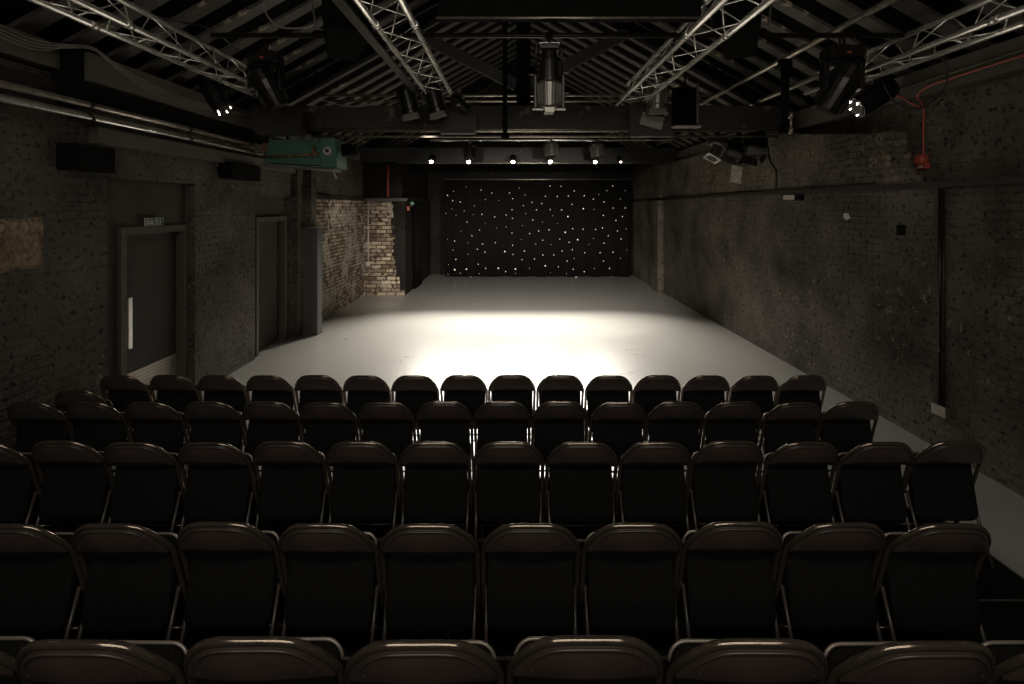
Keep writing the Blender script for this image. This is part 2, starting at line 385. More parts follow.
# two timber roof trusses: tie beam, king post, struts, principal rafters
def roof_truss(Y, tm, d=.13):
    r = bpy.data.objects.new('roof_truss', None); COL.objects.link(r); r.location = (0, Y, 0); r['kind'] = 'structure'
    MB().box(-4.10, 4.35, -d, d, ZP0, 4.02).build('tie_beam', M[tm], r)
    MB().box(XC-.11+.05, XC+.11+.05, -.09, .09, 4.02, roof_z(XC)-.02).build('king_post', M['blk'], r)
    for s in (-1, 1):
        a = Vector((XC+.05+s*.11, 0, 4.36)); b = Vector((XC+s*1.82, 0, 5.27))
        dirv = (b-a).normalized(); n = Vector((-dirv.z, 0, dirv.x))*.085
        vs = [a-n, b-n, b+n, a+n]
        MB().add([v+Vector((0, -.07, 0)) for v in vs]+[v+Vector((0, .07, 0)) for v in vs], [(0, 1, 2, 3), (4, 5, 6, 7), (0, 1, 5, 4), (1, 2, 6, 5), (2, 3, 7, 6), (3, 0, 4, 7)]).build('strut', M['beam'], r)
        x1 = XC+s*4.1
        MB().prism([(XC+s*.10, roof_z(XC+.1)-.03), (x1, roof_z(x1)-.03), (x1, roof_z(x1)-.20), (XC+s*.10, roof_z(XC+.1)-.24)], lambda x, z: (x, -.09, z), lambda x, z: (x, .09, z)).build('principal_rafter', M['blk'], r)
    return r
roof_truss(8.85, 'tie'); roof_truss(15.0, 'beam')
# purlins high on the right slope and boards low on the left wall
struct('purlin', MB().tube([(3.45, 3.0, 4.32), (3.45, 14.8, 4.32)], .035, 8), M['pipe'])
struct('purlin_low', MB().tube([(3.86, 6.9, 4.09), (3.86, 14.8, 4.09)], .035, 8), M['pipe'])
struct('trim_9', MB().box(XL-.01, XL+.09, 5.45, 10.5, 3.06, 3.22), M['beamb'])
struct('trim_10', MB().box(XL-.02, -3.93, 5.20, 9.95, 3.62, 3.88), M['beamb'])
struct('trim_13', MB().box(XL-.02, -3.99, 5.22, 9.95, 3.42, 3.62), M['blk'])
struct('trim_14', MB().box(XL-.02, -3.97, 5.0, 5.20, 3.36, 3.92), M['blk'])
struct('trim_11', MB().box(XL-.01, XL+.05, 3.4, 5.0, 3.36, 3.58), M['beam'])
# black brick pier before the alcove
struct('trim_12', MB().box(XL-.05, -3.84, 10.72, 10.98, 2.06, ZP0).box(XL-.02, XL+.12, 10.45, 10.72, 0, ZP0), M['wl'])

# ------------------------------------------------------------------ doors on the left wall
def door_set(name, Yn, Yf, zt, X, kick):
    d = bpy.data.objects.new(name, None); COL.objects.link(d); d.location = (X, (Yn+Yf)/2, 0); d['kind'] = 'structure'
    h = (Yf-Yn)/2; w = .085
    MB().box(-.02, .05, -h, -h+w, 0, zt-w).box(-.02, .05, h-w, h, 0, zt-w).box(-.02, .05, -h, h, zt-w, zt).box(-.15, -.021, -h+.001, -h+.05, 0, zt-.05).box(-.15, -.021, h-.05, h-.001, 0, zt-.05).box(-.15, -.021, -h+.001, h-.001, zt-.05, zt-.001).build('door_frame', M['frame'], d)
    MB().box(-.12, -.075, -h+.05, h-.05, .01, zt-.05).build('door_leaf', M['door'], d)
    if kick:
        MB().box(-.076, -.070, -h+.06, h-.06, .02, .56).build('kick_plate', M['tread'], d)['label'] = 'pale metal tread kick plate'
        MB().bbox(-.076, -.050, -h+.262, -h+.33, .84, 1.42, .004).build('push_plate', plain('bright_plate', (.85, .83, .76), .3, .35, var=.05), d)['label'] = 'pale vertical door plate'
    return d
door_set('door_1', 6.02, 7.26, 2.215, -4.25, True)
door_set('door_2', 9.10, 10.32, 2.27, -4.20, False)
# exit sign over the first door
es = thing('exit_sign', (-4.19, 6.56, 2.225), 'small green and white exit sign above the first door', 'sign')
MB().box(-.008, .004, -.17, .17, 0, .088).build('sign_board', M['white'], es)
MB().box(.004, .006, -.162, .162, .006, .082).build('sign_panel', M['signg'], es)
def text(body, size, name, mat, parent, loc, rot):
    cu = bpy.data.curves.new(name, 'FONT'); cu.body = body; cu.size = size; cu.extrude = .001; cu.align_x = 'CENTER'; cu.align_y = 'CENTER'
    cu.offset = size*.02
    q = bpy.data.objects.new(name, cu); COL.objects.link(q); bpy.context.view_layer.update()
    me = bpy.data.meshes.new_from_object(q.evaluated_get(bpy.context.evaluated_depsgraph_get())); bpy.data.objects.remove(q)
    o = bpy.data.objects.new(name, me); COL.objects.link(o); me.materials.clear(); me.materials.append(mat); o.parent = parent; o.location = loc; o.rotation_euler = rot
    return o
text('Exit', .085, 'sign_text', M['white'], es, (.0075, -.085, .043), (math.pi/2, 0, math.pi/2))
# running man in a doorway and a down arrow (white pictogram)
pg = MB()
def yz(y0, z0, y1, z1, w=.006): pg.tube([(.0075, y0, z0), (.0075, y1, z1)], w/2, 6)
pg.box(.006, .008, .015, .060, .012, .076)
pg.build('sign_pictogram', M['white'], es)
man = MB()
man.lathe([(-.001, .006), (.001, .006)], 10, Matrix.Translation((.0086, .040, .066)) @ Matrix.Rotation(math.pi/2, 4, 'Y'))
for a in ((.038, .058, .034, .040), (.034, .040, .046, .030), (.046, .030, .046, .018), (.034, .040, .026, .028), (.026, .028, .020, .024), (.038, .055, .048, .048), (.037, .055, .026, .050)):
    man.tube([(.0086, a[0], a[1]), (.0086, a[2], a[3])], .003, 6)
man.build('running_figure', M['signg'], es)
ar = MB(); ar.box(.006, .008, .096, .106, .035, .076)
ar.prism([(.080, .044), (.122, .044), (.101, .014)], lambda y, z: (.006, y, z), lambda y, z: (.008, y, z)); ar.build('sign_arrow', M['white'], es)

# ------------------------------------------------------------------ details on the left wall
def rough_block(x0, x1, y0, y1, z0, z1, n=9, amp=.012, seed=1):
    q = random.Random(seed); mb = MB(); vs = []; idx = {}
    ny, nz = n, n
    for i in range(ny+1):
        for k in range(nz+1):
            y = y0+(y1-y0)*i/ny; z = z0+(z1-z0)*k/nz
            e = min(i, ny-i, k, nz-k)
            if e == 0: y += q.uniform(-amp, amp); z += q.uniform(-amp, amp)
            idx[i, k] = len(vs); vs.append((x1-(.03 if e == 0 else 0)+q.uniform(-amp, amp), y, z))
    m = len(vs); vs += [(x0, v[1], v[2]) for v in vs[:m]]
    fs = []
    for i in range(ny):
        for k in range(nz):
            fs.append((idx[i, k], idx[i+1, k], idx[i+1, k+1], idx[i, k+1]))
            fs.append(tuple(m+a for a in (idx[i, k], idx[i, k+1], idx[i+1, k+1], idx[i+1, k])))
    bd = [(i, 0) for i in range(ny)]+[(ny, k) for k in range(nz)]+[(i, nz) for i in range(ny, 0, -1)]+[(0, k) for k in range(nz, 0, -1)]
    for a in range(len(bd)):
        p, q2 = idx[bd[a]], idx[bd[(a+1) % len(bd)]]; fs.append((p, q2, q2+m, p+m))
    return mb.add(vs, fs)
tag(rough_block(XL-.06, XL+.035, 4.1, 4.91, 1.91, 2.345, 12, .010).build('stone_block', M['stone']), 'rough tan stone block left bare in the black left wall', 'stone')
def wall_box(y0, y1, z0, z1, d, label):
    t = thing('wall_box', (XL, (y0+y1)/2, z0), label, 'box'); h = (y1-y0)/2; H = z1-z0
    MB().bbox(0, d, -h, h, 0, H, .01).build('cabinet', M['blk'], t)
    MB().box(d-.002, d+.006, -h+.03, h-.03, .03, H-.03).build('grille', M['blk'], t)
    return t
wall_box(5.05, 5.60, 2.78, 3.02, .16, 'black box fixed high on the left wall before the first door')
wall_box(7.85, 8.78, 2.84, 3.08, .18, 'black box fixed high on the left wall between the two doors')
# pipes along the left wall
for (x, z, r, ya, yb, mat, lab) in ((-3.92, 3.385, .030, 2.6, 9.4, 'pipe', 'thick dull pipe running along the left wall, highest of the pipe run'),
                                (-3.93, 3.295, .016, 2.6, 9.2, 'pipe', 'thin dull pipe below the thick pipe on the left wall'),
                                (-3.90, 3.262, .019, 2.6, 9.1, 'alu', 'bright metal pipe along the left wall, lowest of the pipe run')):
    q = thing('wall_pipe', (x, ya, z), lab, 'pipe', 'pipes along the left wall')
    MB().tube([(0, 0, 0), (0, yb-ya, 0)], r, 10).build('pipe', M[mat], q)
    for yy in (3.6, 5.2, 6.8, 8.4):
        MB().tube([(0, yy-ya-.02, 0), (0, yy-ya+.02, 0)], r*1.35, 10).box(XL-x, 0, yy-ya-.01, yy-ya+.01, -.008, .008).build('pipe_clip', M['steel'], q)
# sagging cables clipped to the left wall plate
for k in range(4):
    dz = k*.028
    p = curve([(-3.97, 3.9, 3.90-dz), (-3.97, 4.6, 3.83-dz*1.0), (-3.95, 4.95, 3.88-dz*.4), (-3.91, 5.22, 3.93-k*.008), (-3.91, 5.5, 3.86-dz*.5), (-3.91, 6.0, 3.78-dz), (-3.91, 6.7, 3.74-dz*.9), (-3.91, 7.8, 3.78-dz*.3), (-3.91, 8.3, 3.80-dz*.2)], 6)
    tag(MB().tube(p, .006, 6).build('wall_cable', M['gcable']), ['grey cable sagging along the left wall plate, topmost of four', 'grey cable sagging along the left wall plate, second of four down', 'grey cable sagging along the left wall plate, third of four down', 'grey cable sagging along the left wall plate, lowest of four'][k], 'cable', 'cables sagging on the left wall plate')

# grey steel column casing before the bare bricks
gc = thing('steel_column', (-3.90, 10.78, 0), 'grey painted steel column casing before the bare brick alcove', 'column')
MB().box(-.20, .14, -.06, -.045, 0, 2.0).box(-.20, -.16, -.10, -.06, 0, 2.0).box(.10, .20, -.13, .13, 0, 2.0).box(-.2, .2, -.05, .13, 0, .02).build('casing', M['grey'], gc)
MB().box(-.22, .23, -.16, .15, 2.0, 2.035).build('cap_plate', M['grey'], gc)

# green heater under the first truss
gh = thing('heater_unit', W(307, 165, 8.55), 'green enamelled heater unit hanging at the far end of the left pipes', 'heater')
MB().prism([(-.56, .02), (.28, -.02), (.28, .36), (-.48, .36)], lambda x, z: (x, -.22, z), lambda x, z: (x, .24, z)).build('casing', M['green'], gh)
MB().prism([(.30, -.05), (.54, -.06), (.50, .38), (.30, .38)], lambda x, z: (x, -.26, z), lambda x, z: (x, .24, z)).build('end_housing', M['green'], gh)
MB().lathe([(0, .065), (.02, .06)], 20, Matrix.Translation((.40, -.26, .19)) @ Matrix.Rotation(math.pi/2, 4, 'X')).build('dial', M['white'], gh)
MB().lathe([(0, .028), (.01, .028)], 14, Matrix.Translation((.40, -.28, .19)) @ Matrix.Rotation(math.pi/2, 4, 'X')).build('dial_hub', M['steel'], gh)
MB().prism([(-.60, -.02), (.50, -.11), (.50, -.085), (-.56, .005)], lambda x, z: (x, -.28, z), lambda x, z: (x, .10, z)).build('lower_lip', M['lampg'], gh)
MB().tube([(-.62, -.27, .10), (-.1, -.27, .12), (.24, -.27, .14)], .02, 8).build('pipe', M['rust'], gh)
MB().tube([(.20, -.27, .10), (.20, -.27, .26)], .024, 8).tube([(.15, -.27, .14), (.27, -.27, .14)], .028, 8).build('valve', M['rust'], gh)
MB().box(-.30, -.26, -.05, .05, .36, .50).box(.2, .24, -.05, .05, .36, .50).build('hanger', M['steel'], gh)
MB().lathe([(0, .10), (.22, .08)], 14, Matrix.Translation((.56, -.05, .22)) @ Matrix.Rotation(math.pi/2, 4, 'Y')).build('motor', M['blk'], gh)
MB().tube([(.48, -.28, -.1), (.54, -.28, -.22)], .012, 6).build('drain_spout', M['white'], gh)
# rusty bracket where the pipes turn
rbk = thing('pipe_bracket', (-3.72, 8.62, 3.25), 'rusty pipe bracket joining the left pipes to the green heater', 'bracket')
MB().tube([(-.18, .2, .01), (0, 0, 0), (.18, -.10, .0)], .026, 8).build('elbow', M['rust'], rbk)
MB().box(-.12, .05, -.03, .03, .03, .17).box(-.02, .02, -.02, .02, .17, .32).build('bracket_plate', M['rust'], rbk)

# alcove details: white conduit on bricks, red pipe above, call point and lamp on the stub corner
cd = thing('white_conduit', (W(368, 200, 15.42).x, 15.45, .82), 'white conduit running down the bare brick end wall to a box', 'conduit')
MB().tube([(0, 0, .08), (0, 0, 1.82)], .018, 8).build('conduit', M['white'], cd)
MB().bbox(-.06, .06, -.04, .01, 0, .11, .006).build('junction_box', M['white'], cd)
tag(MB().tube([W(388, 197, 15.50), W(388, 165, 15.50)], .03, 8).build('red_pipe', M['red']), 'red vertical pipe on the black wall above the bricks', 'pipe')
p = W(408.5, 208, 15.75)
ac = thing('alarm_call_point', (-2.95, 15.75, p.z-.08), 'red alarm box at the corner past the bare bricks', 'alarm'); 
MB().bbox(0, .06, -.06, .06, 0, .13, .008).build('box', M['red'], ac); MB().box(.06, .065, -.03, .03, .03, .09).build('glass_plate', M['white'], ac)
gl = thing('emergency_beacon', (-2.95, 16.2, 2.44), 'small pale green beacon beside the red alarm box', 'beacon')
MB().bbox(0, .10, -.09, .09, 0, .07, .01).build('base', M['steel'], gl); MB().lathe([(0, .07), (.06, .06), (.09, .03)], 14, Matrix.Translation((.06, 0, .07))).build('dome', plain('pale_green', (.20, .42, .28), .4), gl)
# black drape hanging in the side opening
def drape(x, y0, y1, z0, z1, waves, amp, axis='y', off=0.0, nx=None):
    n = nx or waves*8; vs = []; fs = []
    for sgn in (0, 1):
        for i in range(n+1):
            t = i/n; u = y0+(y1-y0)*t
            a = amp*math.sin(2*math.pi*waves*t+off)+amp*.4*math.sin(2*math.pi*waves*2.3*t+1)
            for j, z in enumerate((z1, (z0+z1)/2, z0)):
                d = a*(.5+.5*j/2)+sgn*.012
                zz = z+(.02*math.sin(7*t*math.pi*2) if j == 2 else 0)
                vs.append((x+d, u, zz) if axis == 'y' else (u, x+d, zz))
    m = 3*(n+1)
    for sgn in (0, 1):
        for i in range(n):
            for j in (0, 1):
                a = sgn*m+i*3+j; fs.append((a, a+3, a+4, a+1))
    for i in range(n):
        for j in (0, 2):
            a = i*3+j; fs.append((a, a+3, a+3+m, a+m))
    for i in (0, n):
        for j in (0, 1):
            a = i*3+j; fs.append((a, a+1, a+1+m, a+m))
    mb = MB(); mb.add(vs, fs, True); return mb
tag(drape(-2.88, 16.5, 17.8, .02, 2.60, 7, .03).build('side_drape', M['cloth']), 'black drape hanging along the side wall past the bricks', 'drape')

# ------------------------------------------------------------------ star cloth at the far end
CY = 19.5
sc = thing('star_curtain', (0.90, CY, 0), 'black star cloth with small lit points across the far end', 'curtain')
X0, X1 = -2.33-.9, 4.10-.9
drape(0, X0, X1, .03, 3.36, 13, .035, 'x').build('cloth', M['cloth'], sc)
MB().tube([(X0-.08, 0, 3.40), (X1+.14, 0, 3.40)], .025, 8).build('rail', M['pipe'], sc)
stars = "137,215 89,233 66,248,1 86,268,1 115,273,1 194,228,1 234,239,1 210,264 168,287 261,267 301,239,1 314,260,1 338,220 360,246 311,302,1 289,322,1 313,335,1 197,320,1 163,321 130,307 99,324 61,316 83,300 245,330,1 140,349,1 117,384 188,379,1 159,401,1 210,354 252,371 289,367 311,391,1 350,363 354,287,1 363,317 386,275,1 404,303,1 424,279,1 438,252,1 390,341,1 427,350 456,302,1 466,325 499,303,1 483,252,1 455,213,1 497,214,1 525,250,1 547,231,1 539,282,1 523,328,2 484,353 585,249,1 582,298,2 619,262,1 641,244 671,230 693,212,1 660,273,1 695,296,1 740,230 722,261 740,296,1 657,324,1 730,328,1 705,343,1 623,301 581,376,1 541,374,1 513,388,2 560,416,2 528,426,1 492,414,1 451,379,1 412,383,1 378,393,1 347,415 427,418,1 400,433 459,434 313,437,1 284,461,2 248,427,1 199,432,1 180,452,1 208,463,1 143,428 144,471 93,421,1 66,415 87,455 98,491,1 358,459,1 315,472,1 349,492,1 396,489,1 428,474,1 470,474,1 501,459,1 540,454,1 603,434 628,377,1 654,371,1 676,401,1 660,429,1 711,383,1 744,375 725,413,1 746,455 694,464,1 645,466,1 587,465,1 547,488 520,497,1 487,519,1 437,515,2 457,541 543,528,1 585,537,1 623,526 658,497,1 681,525,1 723,487 690,556 660,560 554,557,1 430,560,1 324,527,2 287,537,1 259,524,2 211,525,1 183,509,1 138,528,2 94,530,2 155,556 187,545 69,548 70,510 115,543 325,544 378,525 517,545 620,412"
pts = []
for t in stars.split():
    q = t.split(','); pts.append((430+float(q[0])*.26367, 130+float(q[1])*.26367, int(q[2]) if len(q) > 2 else 0))
pts.sort(key=lambda a: -a[2])
ico = Matrix.Rotation(math.pi/2, 4, 'X')
rest = MB()
for i, (px, py, s) in enumerate(pts):
    c = W(px, py, CY-.075); c -= Vector((.90, CY, 0)); r = (.010, .0145, .022)[s]
    prof = [(-.7*r, .7*r), (0, r), (.7*r, .7*r)]
    if i < 100:
        MB().lathe(prof, 8, Matrix.Translation(c) @ ico).build('star_light', M['star'] if s else M['star2'], sc)
    else: rest.lathe(prof, 8, Matrix.Translation(c) @ ico)
ro = rest.build('dim_star_lights', M['star2'], sc); ro['kind'] = 'stuff'; ro['label'] = 'smaller dimmer star lights'

# ------------------------------------------------------------------ details on the right wall
vc = thing('wall_conduit', (XR, 5.60, .40), 'dark vertical conduit and socket box on the right wall', 'conduit')
MB().tube([(-.022, 0, .06), (-.022, 0, 2.22)], .016, 8).tube([(-.022, -.05, .06), (-.022, -.05, 2.22)], .010, 8).build('conduit', M['steel'], vc)
MB().bbox(-.05, 0, -.11, .08, -.045, .065, .006).build('socket_box', M['lampg'], vc)
for z in (.6, 1.3, 2.0): MB().box(-.04, 0, -.03, .03, z, z+.02).build('conduit_clip', M['steel'], vc)
em = thing('emergency_light', (XR, 8.5, 2.555), 'white and black emergency light under the right wall rail', 'light fitting')
MB().bbox(-.07, 0, -.12, .24, 0, .07, .008).build('diffuser', M['white'], em); MB().box(-.075, 0, -.26, -.12, -.02, .07).build('end_box', M['blk'], em)
tag(MB().bbox(XR-.02, XR+.02, 6.12, 6.24, 2.13, 2.24, .005).build('vent_cover', M['blk']), 'small square black vent cover on the right wall', 'vent')
wp = [(7.11, 2.30), (7.16, 2.36), (7.25, 2.36), (7.27, 2.31), (7.20, 2.27)]
tag(MB().prism(wp, lambda y, z: (XR-.004, y, z), lambda y, z: (XR+.01, y, z)).build('paint_chip', M['white']), 'pale bare patch in the black paint of the right wall', 'paint patch')
# red fire sounder on its red cable
fs_ = thing('fire_sounder', (4.56, 6.2, 2.86), 'red fire alarm sounder hanging from a red cable on the upper right wall', 'alarm')
MB().lathe([(0, .055), (.05, .062), (.09, .045), (.09, .02)], 16, Matrix.Translation((-.03, -.06, .10)) @ Matrix.Rotation(-math.pi/2, 4, 'Y')).build('horn', M['red'], fs_)
MB().bbox(-.06, 0, -.10, .04, 0, .07, .006).build('base_box', M['red'], fs_)
MB().box(-.064, -.06, -.06, -.01, .01, .05).build('label_plate', M['white'], fs_)
cw = Matrix.Identity(4)
tag(MB().tube(curve([(4.37, 4.6, 3.74), (4.37, 5.6, 3.72), (4.37, 5.9, 3.70), (4.40, 6.08, 3.64), (4.53, 6.17, 3.55), (4.54, 6.18, 3.3), (4.54, 6.18, 2.93)]), .010, 8).build('red_cable', M['red']), 'red cable along the right wall plate, looping down to the sounder', 'cable')
tag(MB().tube(curve([(4.38, 7.0, 3.70), (4.38, 6.6, 3.73), (4.39, 6.35, 3.70), (4.43, 6.24, 3.60), (4.53, 6.20, 3.54)]), .009, 8).build('red_cable', M['red']), 'short red cable branching towards the stage on the right wall plate', 'cable')
tag(MB().tube(curve([(4.38, 4.6, 3.79), (4.38, 6.8, 3.76)]), .007, 6).build('grey_cable', M['gcable']), 'thin pale cable beside the red cable on the right wall plate', 'cable')
tag(MB().tube(curve([W(922, 47, 5.3), W(944, 60, 5.3), W(946, 85, 5.3), W(925, 106, 5.35), W(900, 107, 5.4), W(888, 92, 5.5), W(882, 80, 5.6)], 8), .009, 8).build('black_cable', M['cable']), 'black cable looping below the right lighting truss', 'cable')

# ------------------------------------------------------------------ lighting trusses
def truss(base_l, base_r, apex, y0, y1, label, bay=.37):
    """(x, height above the lens) of the three chords"""
    cx = (base_l[0]+base_r[0])/2
    t = thing('lighting_truss', (cx, y0, CZ+base_l[1]), label, 'lighting truss', 'triangular lighting trusses')
    P = [Vector((p[0]-cx, 0, p[1]-base_l[1])) for p in (base_l, base_r, apex)]
    Ln = y1-y0
    for p in P:
        mb = MB().tube([p, p+Vector((0, Ln, 0))], .029, 12)
        mb.tube([p+Vector((0, Ln*.52, 0)), p+Vector((0, Ln*.52+.09, 0))], .033, 12)
        mb.build('chord', M['alu'], t)
    n = int(Ln/bay)
    for i in range(n):
        for a, b in ((0, 1), (1, 2), (2, 0)):
            s, e = (P[a], P[b]) if i % 2 == 0 else (P[b], P[a])
            if (i*bay+y0) < 2.6: continue
            MB().tube([s+Vector((0, i*bay+.03, 0)), e+Vector((0, (i+1)*bay+.03, 0))], .0065, 6).build('brace', M['alu'], t)
    return t
truss((-3.57, 1.55), (-3.27, 1.55), (-3.42, 1.81), 1.2, 8.0, 'triangular aluminium lighting truss along the left wall')
truss((-1.16, 1.55), (-.83, 1.55), (-.99, 1.83), 1.2, 8.0, 'triangular aluminium lighting truss left of the centre roof post')
truss((1.53, 1.50), (1.875, 1.50), (1.70, 1.80), 1.2, 8.2, 'triangular aluminium lighting truss right of the centre roof post')
truss((3.72, 1.44), (4.0, 1.435), (3.86, 1.68), 1.2, 7.1, 'triangular aluminium lighting truss beside the right wall')

# cross pipes, drop poles
def xpipe(x0, x1, y, z, r, mat, label, name='lighting_bar'):
    return tag(MB().tube([(x0, y, z), (x1, y, z)], r, 10).build(name, M[mat]), label, 'lighting bar')
xpipe(-2.95, 3.9, 5.5, 4.125, .026, 'steel', 'black cross bar under the roof that carries the tall centre spotlight')
bd_ = thing('hanging_board', (-1.30, 2.6, 3.98), 'long grey board fixed along the left edge of the second truss', 'board')
MB().box(-.045, .045, 0, 5.0, 0, .02).build('board', M['steel'], bd_); MB().box(-.01, .01, 1.0, 1.04, .02, .20).box(-.01, .01, 4.2, 4.24, .02, .20).build('hanger', M['steel'], bd_)
xpipe(-3.1, 3.72, 8.45, W(0, 130, 8.45).z, .034, 'pipe', 'long dull metal bar hung across the near face of the big tie beam')
xpipe(-3.0, 4.0, 8.40, W(0, 136.5, 8.40).z, .018, 'pipe', 'thin metal bar just under the dull bar on the big tie beam')
xpipe(-3.3, 3.6, 9.7, W(0, 95.5, 9.7).z, .022, 'pipe', 'upper of two thin bars crossing behind the roof struts')
xpipe(-3.3, 3.6, 10.4, W(0, 101, 10.4).z, .024, 'pipe', 'lower of two thin bars crossing behind the roof struts')
xpipe(-3.0, 4.2, 14.70, W(0, 163, 14.70).z, .022, 'pipe', 'far bar carrying the row of lit stage lamps')
xpipe(-2.0, 3.9, 13.6, W(0, 140, 13.6).z, .03, 'alu', 'metal bar high above the row of lit stage lamps')
bb = thing('black_beam', (.45, 5.0, 4.11), 'black steel beam at the top of the picture between the middle trusses', 'beam')
MB().box(-1.10, 1.22, -.06, .06, .012, .34).build('web', M['blk'], bb); MB().box(-1.12, 1.24, -.06, .06, 0, .012).build('flange', M['blk'], bb); MB().tube([(-1.12, -.06, .0), (1.24, -.06, .0)], .010, 8).build('edge_bead', M['pipe'], bb)
MB().box(-1.0, -.96, -.02, .02, .34, 1.5).box(1.0, 1.04, -.02, .02, .34, 1.4).build('hanger', M['blk'], bb)
def pole(px, y, py0, py1, label, r=.02, mat='steel'):
    a = W(px, py0, y); b = W(px, py1, y)
    t = thing('drop_pole', b, label, 'pole')
    MB().tube([(0, 0, 0), (0, 0, a.z-b.z)], r, 8).build('pole', M[mat], t)
    MB().tube([(0, 0, .0), (0, 0, .07)], r*1.7, 8).build('clamp', M[mat], t); MB().tube([(0, 0, a.z-b.z-.08), (0, 0, a.z-b.z)], r*1.7, 8).build('clamp', M[mat], t)
pole(505, 8.30, 20, 138, 'thin black drop pole left of the centre roof post', .035, 'blk')
pole(785, 6.6, 60, 133, 'black drop pole at the right end of the dull bar', .05, 'blk')
pole(791, 6.5, 112, 134, 'short metal pole at the right end of the dull bar', .016, 'pipe')

# ------------------------------------------------------------------ lanterns
def head_matrix(target_dir, pivot):
    d = Vector(target_dir).normalized()
    q = Vector((0, 0, -1)).rotation_difference(d)
    return Matrix.Translation(pivot) @ q.to_matrix().to_4x4()
def yoke_parts(t, drop, w, mat='lamp'):
    MB().tube([(-w, 0, -drop), (-w, 0, -.10), (-w*.8, 0, -.06), (w*.8, 0, -.06), (w, 0, -.10), (w, 0, -drop)], .011, 6).build('yoke', M[mat], t)
    MB().lathe([(-.065, .02), (-.03, .02), (-.03, .032), (.045, .032)], 10).box(-.03, .03, -.042, .042, -.025, .045).build('clamp', M['steel'], t)
def profile_spot(loc, d, label, L=.62, r=.095, mat='lamp', drop=.22, glass='glass', fins=True, group=None, yaw=0):
    t = thing('profile_spotlight', loc, label, 'spotlight', group or 'theatre lanterns hung in the roof')
    yoke_parts(t, drop, r*1.35)
    Mx = head_matrix(d, (0, 0, -drop))
    b = MB()
    b.lathe([(L*.42, r*.55), (L*.40, r*.95), (L*.12, r*1.05), (L*.10, r*1.15), (0, r*1.15), (-.02, r*.95)], 16, Mx)
    if fins:
        for k in range(12):
            a = 2*math.pi*k/12
            b.box(r*.95, r*1.22, -.004, .004, .12*L, .40*L, Mx @ Matrix.Rotation(a, 4, 'Z'))
    b.build('lamp_house', M[mat], t)
    c = MB(); c.lathe([(-.02, r*.86), (-L*.42, r*.86), (-L*.42, r*.98), (-L*.50, r*.98)], 16, Mx)
    c.box(-r*1.05, r*1.05, -r*1.05, r*1.05, -L*.53, -L*.50, Mx).build('barrel', M[mat], t)
    MB().lathe([(-L*.531, r*.8), (-L*.536, r*.8)], 16, Mx).build('lens', M[glass], t)
    k = MB(); k2 = MB(); k.lathe([(-.008, .02), (.03, .025)], 8, Mx @ Matrix.Translation((r*1.36, 0, 0)) @ Matrix.Rotation(math.pi/2, 4, 'Y'))
    k.build('knob', M['lampg'], t); k2.box(-r*1.5, -r*1.0, -.01, .01, -.12*L, -.09*L, Mx).build('shutter_tab', M['lampg'], t); MB().box(r*1.0, r*1.5, -.01, .01, -.2*L, -.17*L, Mx).build('shutter_tab', M['lampg'], t)
    return t
def fresnel(loc, d, label, s=.13, mat='lamp', drop=.20, glass='glass', doors=True, group=None, L=None, glints=False):
    t = thing('fresnel_lantern', loc, label, 'spotlight', group or 'theatre lanterns hung in the roof')
    yoke_parts(t, drop, s*1.2)
    Mx = head_matrix(d, (0, 0, -drop)); L = L or s*2.3
    b = MB(); b.lathe([(L*.52, s*.45), (L*.48, s*.8), (L*.30, s*.93), (-L*.30, s*.93), (-L*.34, s*1.0), (-L*.46, s*1.0)], 20, Mx)
    for k in range(14):
        b.box(s*.85, s*1.04, -.006, .006, -L*.30, L*.34, Mx @ Matrix.Rotation(2*math.pi*k/14, 4, 'Z'))
    b.build('housing', M[mat], t)
    MB().lathe([(-L*.461, s*.85), (-L*.475, s*.82)], 16, Mx).build('lens', M[glass], t)
    if glints:  # glowing beads added as glints at the lantern mouth
        for k in range(4):
            a = .4+2*math.pi*k/5
            MB().lathe([(-.008, .004), (0, .0065), (.008, .004)], 8, Mx @ Matrix.Translation((s*.72*math.cos(a), s*.72*math.sin(a), -L*.49))).build('glint_bead', M['lens'], t)
    if doors:
        for k in range(4):
            R4 = Mx @ Matrix.Rotation(k*math.pi/2, 4, 'Z') @ Matrix.Translation((0, s*.85, -L*.48)) @ Matrix.Rotation(.65 if k % 2 == 0 else .2, 4, 'X')
            w = s*.75; h = s*.8; w2 = w*(1.25 if k % 2 == 0 else .8)
            MB().add([(-w, 0, 0), (w, 0, 0), (w2, 0, -h), (-w2, 0, -h), (-w, .004, 0), (w, .004, 0), (w2, .004, -h), (-w2, .004, -h)],
                     [(0, 1, 2, 3), (4, 5, 6, 7), (0, 1, 5, 4), (1, 2, 6, 5), (2, 3, 7, 6), (3, 0, 4, 7)], mat=R4).build('barn_door', M['barn'] if k == 2 else M[mat], t)
    return t
